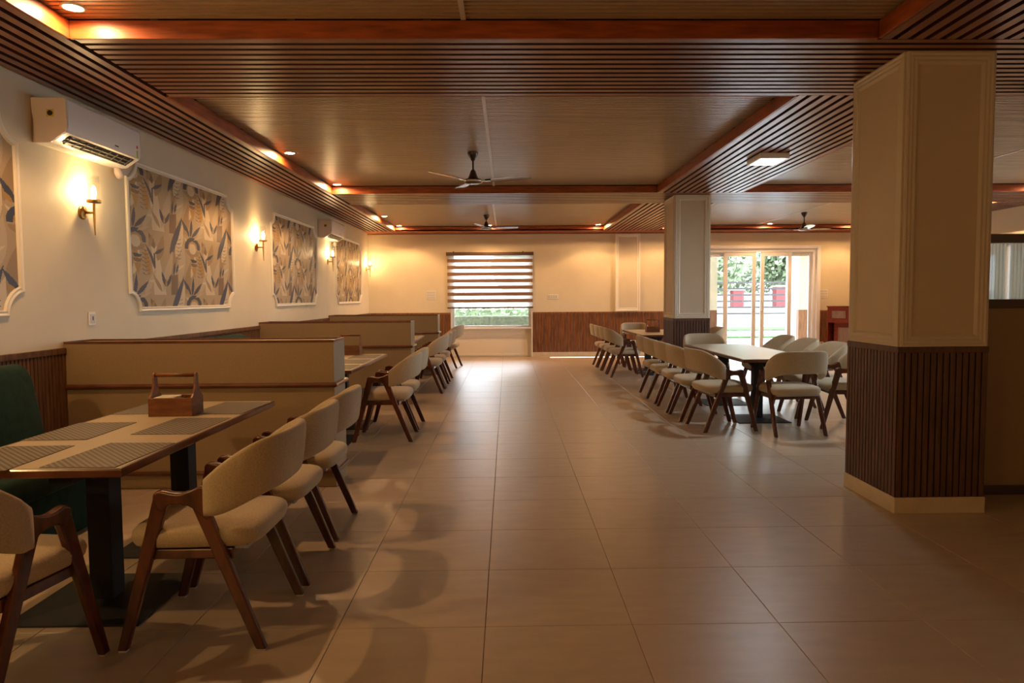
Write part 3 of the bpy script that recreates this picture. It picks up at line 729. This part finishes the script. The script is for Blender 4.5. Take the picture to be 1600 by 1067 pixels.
G1 = 'chairs along the left booth tables'; G2 = 'chairs at the long right table'; G3 = 'chairs at the far right table'
chair(-1.207, 2.895, 90, 'oatmeal armchair in the left foreground, fully visible beside the nearest table', G1)
chair(-1.81, 2.40, -8, 'upholstered chair cut off at the bottom left, at the head of the nearest table', G1)
chair(-1.205, 3.485, 90, 'second chair of the nearest left table row, partly behind the foreground armchair', G1)
chair(-1.215, 4.10, 90, 'third chair of the nearest left table row, beside the partition end', G1)
chair(-1.165, 6.755, 91, 'nearer chair at the second left table, side view with A-shaped legs', G1)
chair(-1.175, 7.36, 90, 'chair just behind the side-view chair at the second left table', G1)
chair(-1.18, 10.08, 90, 'nearest chair of the third group on the left, before the far partition', G1)
chair(-1.18, 10.70, 90, 'middle chair of the third group on the left', G1)
chair(-1.18, 11.48, 90, 'rear chair of the third group on the left', G1)
chair(-1.19, 13.65, 82, 'farthest chair on the left, in front of the window recess', G1)
chair(2.155, 7.08, -84, 'nearest chair on the aisle side of the long right table, armrest towards camera', G2)
chair(2.09, 7.665, -90, 'second aisle-side chair at the long right table', G2)
chair(2.085, 8.265, -90, 'third aisle-side chair at the long right table', G2)
chair(2.085, 8.92, -90, 'fourth aisle-side chair at the long right table', G2)
chair(2.10, 9.51, -90, 'last aisle-side chair at the long right table, by the far column', G2)
chair(2.745, 6.84, 5, 'chair at the near head of the long right table, back to camera', G2)
chair(2.70, 9.50, 180, 'chair at the far head of the long right table, before the column', G2)
chair(3.42, 7.18, 84, 'door-side chair of the long right table nearest the big column, half hidden', G2)
chair(3.38, 7.80, 90, 'second door-side chair of the long right table, beside the column edge', G2)
chair(3.38, 8.52, 90, 'third door-side chair of the long right table, before the podium', G2)
chair(3.38, 9.22, 90, 'farthest door-side chair of the long right table, before the glass door', G2)
chair(1.97, 11.84, -90, 'nearest aisle-side chair of the far right table', G3)
chair(1.965, 12.43, -90, 'second aisle-side chair of the far right table', G3)
chair(1.955, 13.01, -90, 'third aisle-side chair of the far right table', G3)
chair(1.945, 13.60, -90, 'farthest aisle-side chair of the far right table', G3)
chair(2.52, 13.80, 180, 'chair at the far head of the far right table, before the slatted dado', G3)
chair(3.30, 11.95, 90, 'chair just showing right of the far column', G3)

# ------------------------------------------------------------------ tables
def table(x0, x1, y0, y1, posts, label):
    cx, cy = (x0+x1)/2, (y0+y1)/2; r = tag(empty('dining_table', (cx, cy, 0)), label, 'table')
    hx, hy = (x1-x0)/2, (y1-y0)/2; zt = .715; e = .016
    q = MB(); q.loft([[(-a, -b, z), (a, -b, z), (a, b, z), (-a, b, z)] for a, b, z in ((hx-.006, hy-.006, zt-.034), (hx, hy, zt-.028), (hx, hy, zt-.006), (hx-.004, hy-.004, zt-.0005))])
    ob('table_edge', q, M['edge'], r)
    ob('tabletop', MB().box(-hx+e, hx-e, -hy+e, hy-e, zt-.01, zt), M['top'], r)
    ps = [p-cy for p in posts]; ob('beam', MB().box(-.045, .045, ps[0]-.30, ps[-1]+.30, zt-.115, zt-.036), M['blackm'], r)
    for p in ps:
        l = ob('pedestal', MB().box(-.05, .05, p-.05, p+.05, .02, zt-.036), M['blackm'], r, bevel=.003)
        ob('base_plate', MB().loft([[(-a, p-a, z), (a, p-a, z), (a, p+a, z), (-a, p+a, z)] for a, z in ((.275, 0), (.275, .008), (.06, .022))]), M['blackm'], l)
        br = [(-.30, zt-.036), (-.30, zt-.06), (-.12, zt-.085), (-.05, zt-.15), (.05, zt-.15), (.12, zt-.085), (.30, zt-.06), (.30, zt-.036)]
        ob('bracket', MB().prism(br, lambda u, s: (u[0], p-.02+s*.04, u[1])), M['blackm'], l)
        ob('bracket', MB().prism([(-.18, zt-.037), (-.18, zt-.06), (-.09, zt-.09), (-.05, zt-.16), (.05, zt-.16), (.09, zt-.09), (.18, zt-.06), (.18, zt-.037)], lambda u, s: (-.02+s*.04, p+u[0], u[1])), M['blackm'], l)
    return r
t1 = table(-2.165, -1.425, 2.60, 4.33, (3.13, 3.90), 'nearest table at the lower left, covered with six grey woven mats')
table(-2.11, -1.35, 6.12, 7.96, (6.62, 7.45), 'second left table, its corner showing beyond the nearest partition')
table(-2.11, -1.36, 9.85, 11.80, (10.3, 11.3), 'third left table, hidden between the middle and far partitions')
table(2.31, 3.10, 6.87, 9.17, (7.60, 8.82), 'long bare table on the right between two rows of chairs')
table(2.18, 2.96, 11.39, 13.36, (12.2, 12.9), 'far right table with a wooden caddy, left of the far column')

# placemats
def placemat(cx, cy, rz, label, g):
    w_, h = .142, .222
    o = ob('placemat', MB().box(-w_, w_, -h, h, 0, .0022), M['mat']); o.location = (cx, cy, .7153); o.rotation_euler.z = R(rz); tag(o, label, 'placemat', g)
g_ = 'woven placemats on the nearest table'
placemat(-1.592, 2.845, -2, 'woven grey placemat at the near right corner of the nearest table', g_)
placemat(-1.985, 2.80, 2, 'woven placemat at the near left of the nearest table, cut by the frame', g_)
placemat(-2.02, 3.37, 1, 'woven placemat on the left middle of the nearest table', g_)
placemat(-1.595, 3.485, -1, 'woven placemat on the right middle of the nearest table, in front of caddy', g_)
placemat(-1.575, 4.05, -3, 'woven placemat at the far right of the nearest table, beyond the caddy', g_)
placemat(-2.01, 4.07, 0, 'woven placemat at the far left of the nearest table, behind the caddy', g_)
g_ = 'woven placemats on the second left table'
placemat(-1.52, 6.42, 0, 'woven placemat on the visible near corner of the second left table', g_)
placemat(-1.52, 7.0, 0, 'woven placemat in the middle of the second left table', g_)
placemat(-1.52, 7.58, 0, 'woven placemat at the far end of the second left table', g_)

# caddies
def caddy():
    r = empty('table_caddy'); w_, d, h = .114, .078, .098; t = .010
    ob('front_panel', MB().box(-w_, w_, -d, -d+t, 0, h), M['caddy'], r, bevel=.0015)
    ob('back_panel', MB().box(-w_, w_, d-t, d, 0, h), M['caddy'], r, bevel=.0015)
    ob('bottom', MB().box(-w_+t, w_-t, -d+t, d-t, 0, .008), M['caddy'], r)
    ob('divider', MB().box(.015, .022, -d+t, d-t, .008, h*.9), M['caddy'], r)
    pr = [(-d+t, 0), (d-t, 0), (d-t, h), (.048, h+.018), (.026, h+.055), (.020, h+.10), (.017, h+.122), (0, h+.132), (-.017, h+.122), (-.020, h+.10), (-.026, h+.055), (-.048, h+.018), (-d+t, h)]
    for s in (-1, 1): ob('end_panel', MB().prism(pr, lambda p, k: (s*(w_-t*k), p[0], p[1])), M['caddy'], r, bevel=.0015)
    ob('handle', MB().tube([(-w_+.001, 0, h+.115), (w_-.001, 0, h+.115)], .0105, 14), M['caddy'], r, smooth=True)
    return r
cd_ = caddy(); cd_.location = (-1.797, 3.845, .7153); cd_.rotation_euler.z = R(2); tag(cd_, 'wooden napkin caddy with handle on the nearest table', 'caddy', 'wooden table caddies')
tag(dup(cd_, (-1.735, 7.98-.12, .7153), R(0)), 'wooden caddy at the far end of the second left table, behind the partition corner', 'caddy', 'wooden table caddies')
tag(dup(cd_, (2.555, 12.40, .7153), R(0)), 'dark wooden caddy on the far right table', 'caddy', 'wooden table caddies')
def napkins(x, y, z, label):
    r = tag(empty('napkin_stack', (x, y, z), R(3)), label, 'napkins')
    for k in range(6):
        ob('napkin', MB().box(-.052, .052, -.055+k*.0005, .055, k*.006, k*.006+.005), M['paper'], r, bevel=.0015, seg=1)
    ob('holder', MB().box(-.05, .05, -.05, .05, -.055, -.001), M['caddy'], r)
napkins(-1.842, 3.845, .779, 'stack of folded white napkins in the caddy on the nearest table')

# white plate seen beside farthest partition
t4 = table(-2.11, -1.46, 12.98, 14.9, (13.5, 14.4), 'farthest left table, hidden behind the far partition')
nf = tag(ob('folded_napkin', MB().prism([(-.09, 0), (.09, 0), (.085, .07), (.05, .13), (0, .16), (-.05, .13), (-.085, .07)], lambda p, s: (p[0], -.02+.04*s*(1-p[1]*4), p[1])), M['paper'], None, (-1.36, 13.2, .716), bevel=.004), 'white rounded napkin stand glimpsed behind the farthest partition edge', 'napkin')

# ------------------------------------------------------------------ switch plates
def plate(x, y, z, w_, h, n, rows_, wall, label, holes=False):
    r = empty('switch_plate', (x, y, z), R(90) if wall == 'left' else 0)   # local: x along wall, -y into room
    tag(r, label, 'switch')
    ob('plate', MB().box(-w_/2, w_/2, -.010, 0, -h/2, h/2), M['plate'], r, bevel=.004)
    for j in range(rows_):
        for i in range(n):
            cx = (i-(n-1)/2)*w_*.86/n; cz = (j-(rows_-1)/2)*h*.86/rows_; a, b = w_*.36/n, h*.34/rows_
            ob('rocker', MB().box(cx-a, cx+a, -.013, -.010, cz-b, cz+b), M['rocker'], r, bevel=.0015)
            if holes: ob('socket_hole', MB().box(cx-.006, cx+.006, -.0135, -.012, cz-.012, cz+.018), M['black'], r)
    return r
plate(XW+.001, 5.325, 1.198, .085, .10, 1, 1, 'left', 'small white switch plate with dark toggle on the left wall', True)
plate(XW+.001, 11.04, 1.215, .07, .09, 1, 1, 'left', 'tiny white switch plate below the third wallpaper panel')
plate(-1.70, YF-.001, 1.40, .21, .20, 4, 3, 'far', 'square ivory multi-switch board left of the window blind')
plate(1.03, YF-.001, 1.348, .24, .10, 4, 1, 'far', 'wide ivory switch plate right of the window blind')
plate(7.16, YF-.001, 1.375, .20, .20, 4, 3, 'far', 'square ivory switch board right of the sliding door')
plate(7.13, YF-.020, .23, .09, .12, 1, 2, 'far', 'small white socket on the dado beside the podium', True)

# emissive strip standing in for a glint of light on the far floor
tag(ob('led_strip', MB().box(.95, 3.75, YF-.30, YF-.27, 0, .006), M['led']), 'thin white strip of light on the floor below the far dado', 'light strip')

# ------------------------------------------------------------------ podium by the door
pd = tag(empty('podium', (7.42, 15.38, 0), R(-52)), 'dark red wooden reception podium right of the glass door', 'podium')
ob('upper_box', MB().box(-.30, .22, -.25, .25, .74, 1.08), M['mahog'], pd, bevel=.004)
ob('top_board', MB().box(-.31, .25, -.27, .27, 1.08, 1.105), M['mahog'], pd, bevel=.004)
sweep([(-.22, .82), (.13, .82), (.13, 1.02), (-.22, 1.02)], [(0, 0), (.004, .012), (.018, .012), (.024, 0)], M['mahog'], 'panel_frame', pd, lambda p, h: (p[0], -.25-h, p[1]))
ob('panel', MB().box(-.20, .11, -.256, -.25, .84, 1.0), M['panelw'], pd)
lw = ob('lower_cabinet', MB().box(-.19, .30, -.15, .25, 0, .74), M['mahog'], pd, bevel=.004)
ob('side_panel', MB().box(-.30, -.28, -.25, .25, 0, .74), M['mahog'], pd, bevel=.003); ob('side_panel', MB().box(.30, .33, -.25, .25, 0, .74), M['mahog'], pd, bevel=.003)
ob('back_panel', MB().box(-.28, -.19, .0, .25, 0, .74), M['mahog'], pd)
sweep([(-.12, .08), (.24, .08), (.24, .66), (-.12, .66)], [(0, 0), (.004, .012), (.018, .012), (.024, 0)], M['mahog'], 'panel_frame', pd, lambda p, h: (p[0], -.15-h, p[1]))
ob('panel', MB().box(-.10, .22, -.156, -.15, .10, .64), M['panelw'], pd)

# ------------------------------------------------------------------ cabin partition at right
cb = tag(empty('glazed_partition', (3.9, 4.66, 0)), 'low beige partition with dark frame and fluted glass, right of the big column', 'partition')
PX0, PX1 = -1.02, 2.4
ob('lower_panel', MB().box(PX0, PX1, -.04, .04, .06, 1.245), M['part'], cb)
ob('skirting', MB().box(PX0, PX1, -.055, .055, 0, .062), M['dframe'], cb, bevel=.003)
ob('rail', MB().box(PX0, PX1, -.055, .055, 1.245, 1.303), M['dframe'], cb, bevel=.003)
ob('rail', MB().box(PX0, PX1, -.055, .055, 1.672, 1.73), M['dframe'], cb, bevel=.003)
ob('post', MB().box(PX1-.06, PX1, -.055, .055, 1.303, 1.672), M['dframe'], cb)
rings = []; k = int((PX1-.06-PX0)/.006)
mb = MB(); fr_ = []; 
for i in range(k+1):
    x = PX0+i*.006; fr_.append((x, -.004-.0035*abs(math.sin(i*PI/4)), 0))
mb.loft([[(x, y, 1.303) for x, y, _ in fr_], [(x, y, 1.672) for x, y, _ in fr_]], close=False, caps=False)
ob('fluted_pane', mb, M['fluted'], cb, smooth=False)
# pale wooden cornice on the right wall above window 2
struct(ob('trim_6', MB().box(XR-.10, XR, 5.0, 14.2, 2.28, 2.36), M['white'], bevel=.01))

# ------------------------------------------------------------------ outside
struct(ob('ground', MB().box(-40, 60, YF+.26, 90, -.30, -.10), M['road']))
struct(ob('ground_side', MB().box(XR+.21, 60, -40, YF+.26, -.30, -.10), M['road']))
stuff(tag(ob('lawn', MB().box(-25, 6.2, 21.2, 24.5, -.10, -.05).box(6.6, 30, 24.0, 25.5, -.10, -.05).box(3.2, 30, 29.0, 31.5, -.10, -.05).box(20, 50, -20, 9, -.10, -.06), M['grass']), 'green grass strips beside the pale road outside', 'grass'))
lo = tag(ob('low_wall', MB().box(-6, 3.4, 18.3, 18.7, -.10, .86), M['hedge'], bevel=.03), 'mossy low stone wall outside the far window', 'wall')
pc = tag(empty('porch', (5.72, 17.2, 0)), 'cream porch side walls with brown lower half outside the door', 'porch')
for s, (a, b) in ((-1, (3.3, 5.06)), (1, (7.04, 8.1))):
    q0, q1 = a-5.72, b-5.72
    ob('side_wall', MB().box(q0, q1, -.2, -.05, 1.0, 2.9), M['wall'], pc); ob('side_wall', MB().box(q0, q1, -.2, -.05, -.1, 1.0), M['dado'], pc)
ob('roof', MB().box(-2.6, 2.6, -.85, .95, 2.75, 2.9), M['canopy'], pc)
pp = tag(ob('porch_pillar', MB().box(7.34, 7.54, 18.3, 18.5, -.1, 2.75), M['canopy'], bevel=.01), 'white porch pillar outside the right door leaf', 'pillar')
def far_hedge():
    rnd = random.Random(9); mb = MB()
    for _ in range(5000):
        c = Vector((rnd.uniform(6, 17), rnd.uniform(38.0, 39.0), rnd.uniform(.8, 3.1))); u = Vector((rnd.uniform(-1, 1), rnd.uniform(-1, 1), rnd.uniform(-1, 1))).normalized(); v = u.orthogonal().normalized(); q = rnd.uniform(.08, .2)
        mb.quad(tuple(c-u*q), tuple(c-v*q*.5), tuple(c+u*q), tuple(c+v*q*.5))
    stuff(tag(ob('shrubbery', mb, M['leaf']), 'pale green shrubbery along the boundary beyond the glass door', 'shrubs'))
far_hedge()
def hedge_row():
    rnd = random.Random(5); mb = MB().box(-7, 3.0, 20.2, 20.9, -.1, 1.0)
    for _ in range(2500):
        c = Vector((rnd.uniform(-7, 3), rnd.uniform(20.0, 20.4), rnd.uniform(.5, 1.25))); u = Vector((rnd.uniform(-1, 1), rnd.uniform(-1, 1), rnd.uniform(-1, 1))).normalized(); v = u.orthogonal().normalized(); q = rnd.uniform(.04, .09)
        mb.quad(tuple(c-u*q), tuple(c-v*q*.5), tuple(c+u*q), tuple(c+v*q*.5))
    stuff(tag(ob('hedge', mb, M['leaf']), 'green hedge behind the mossy wall outside the window', 'hedge'))
hedge_row()
def railing(x0, x1, y, label):
    r = tag(empty('railing', (x0, y, 0)), label, 'railing')
    for k in range(6): ob('bar', MB().box(0, x1-x0, -.02, .02, .74+k*.20, .80+k*.20), M['steel'], r)
    for x in (0, 1.6, x1-x0): ob('post', MB().box(x-.04, x+.04, -.03, .03, -.1, 1.80), M['rust'], r)
railing(6.6, 9.35, 22.8, 'metal railing with horizontal bars and red posts outside the glass door')
struct(ob('kerb_wall', MB().box(-2, 40, 31.6, 31.9, -.1, .80), M['canopy']))
def gatepost(x, y, h, label):
    r = tag(ob('gate_pillar', MB().box(-.25, .25, -.25, .25, -.1, h), M['rust'], None, (x, y, 0), bevel=.02), label, 'pillar', 'red pillars by the road'); ob('cap', MB().box(-.29, .29, -.29, .29, h, h+.06), M['canopy'], r)
gatepost(12.6, 32.6, 1.75, 'red painted pillar outside, seen through the right door leaf'); gatepost(10.75, 33, 1.6, 'smaller red pillar outside, seen through the left door leaf')
struct(ob('boundary_wall', MB().box(-30, 50, 37.5, 37.8, -.1, 1.5), M['canopy']))
def tree(x, y, h, rad, seed, label):
    rnd = random.Random(seed); r = tag(empty('tree', (x, y, -.1)), label, 'tree', 'green trees outside')
    ob('trunk', MB().tube([(0, 0, 0), (.1, 0, h*.3), (-.1, .1, h*.6), (.1, 0, h*.85)], [.14, .11, .08, .04], 8), M['bark'], r, smooth=True)
    mb = MB()
    for _ in range(5200):
        a, b = rnd.uniform(0, 2*PI), rnd.uniform(-1, 1); rr = rad*rnd.random()**.45; q = math.sqrt(1-b*b)
        c = Vector((rr*q*math.cos(a), rr*q*math.sin(a), h*.66+rr*b*.9)); u = Vector((rnd.uniform(-1, 1), rnd.uniform(-1, 1), rnd.uniform(-1, 1))).normalized()
        v = u.orthogonal().normalized(); s = rnd.uniform(.08, .19)
        mb.quad(tuple(c-u*s-v*s*.4), tuple(c+u*s*.2-v*s*.7), tuple(c+u*s*1.2), tuple(c+u*s*.2+v*s*.7))
    f = ob('foliage', mb, M['leaf'], r); stuff(f)
for k, (x, y, h, rad, lb) in enumerate([(9.4, 34.4, 5.2, 2.3, 'leafy green tree outside the left door leaf'), (14.3, 35.0, 5.4, 2.1, 'leafy tree outside the right door leaf, behind the red pillar'), (12.0, 44.5, 7.0, 4.0, 'large tree in the background seen through the door gap'),
        (-3.6, 25, 4.0, 1.8, 'low green tree outside the far window on the left'), (1.4, 28.5, 4.2, 2.0, 'green tree outside the far window on the right'), (22, 13.5, 5, 2.6, 'green tree outside the right-hand side window'), (21, 20.0, 5, 2.3, 'second green tree outside the right-hand side window')]):
    tree(x, y, h, rad, 11+k, lb)
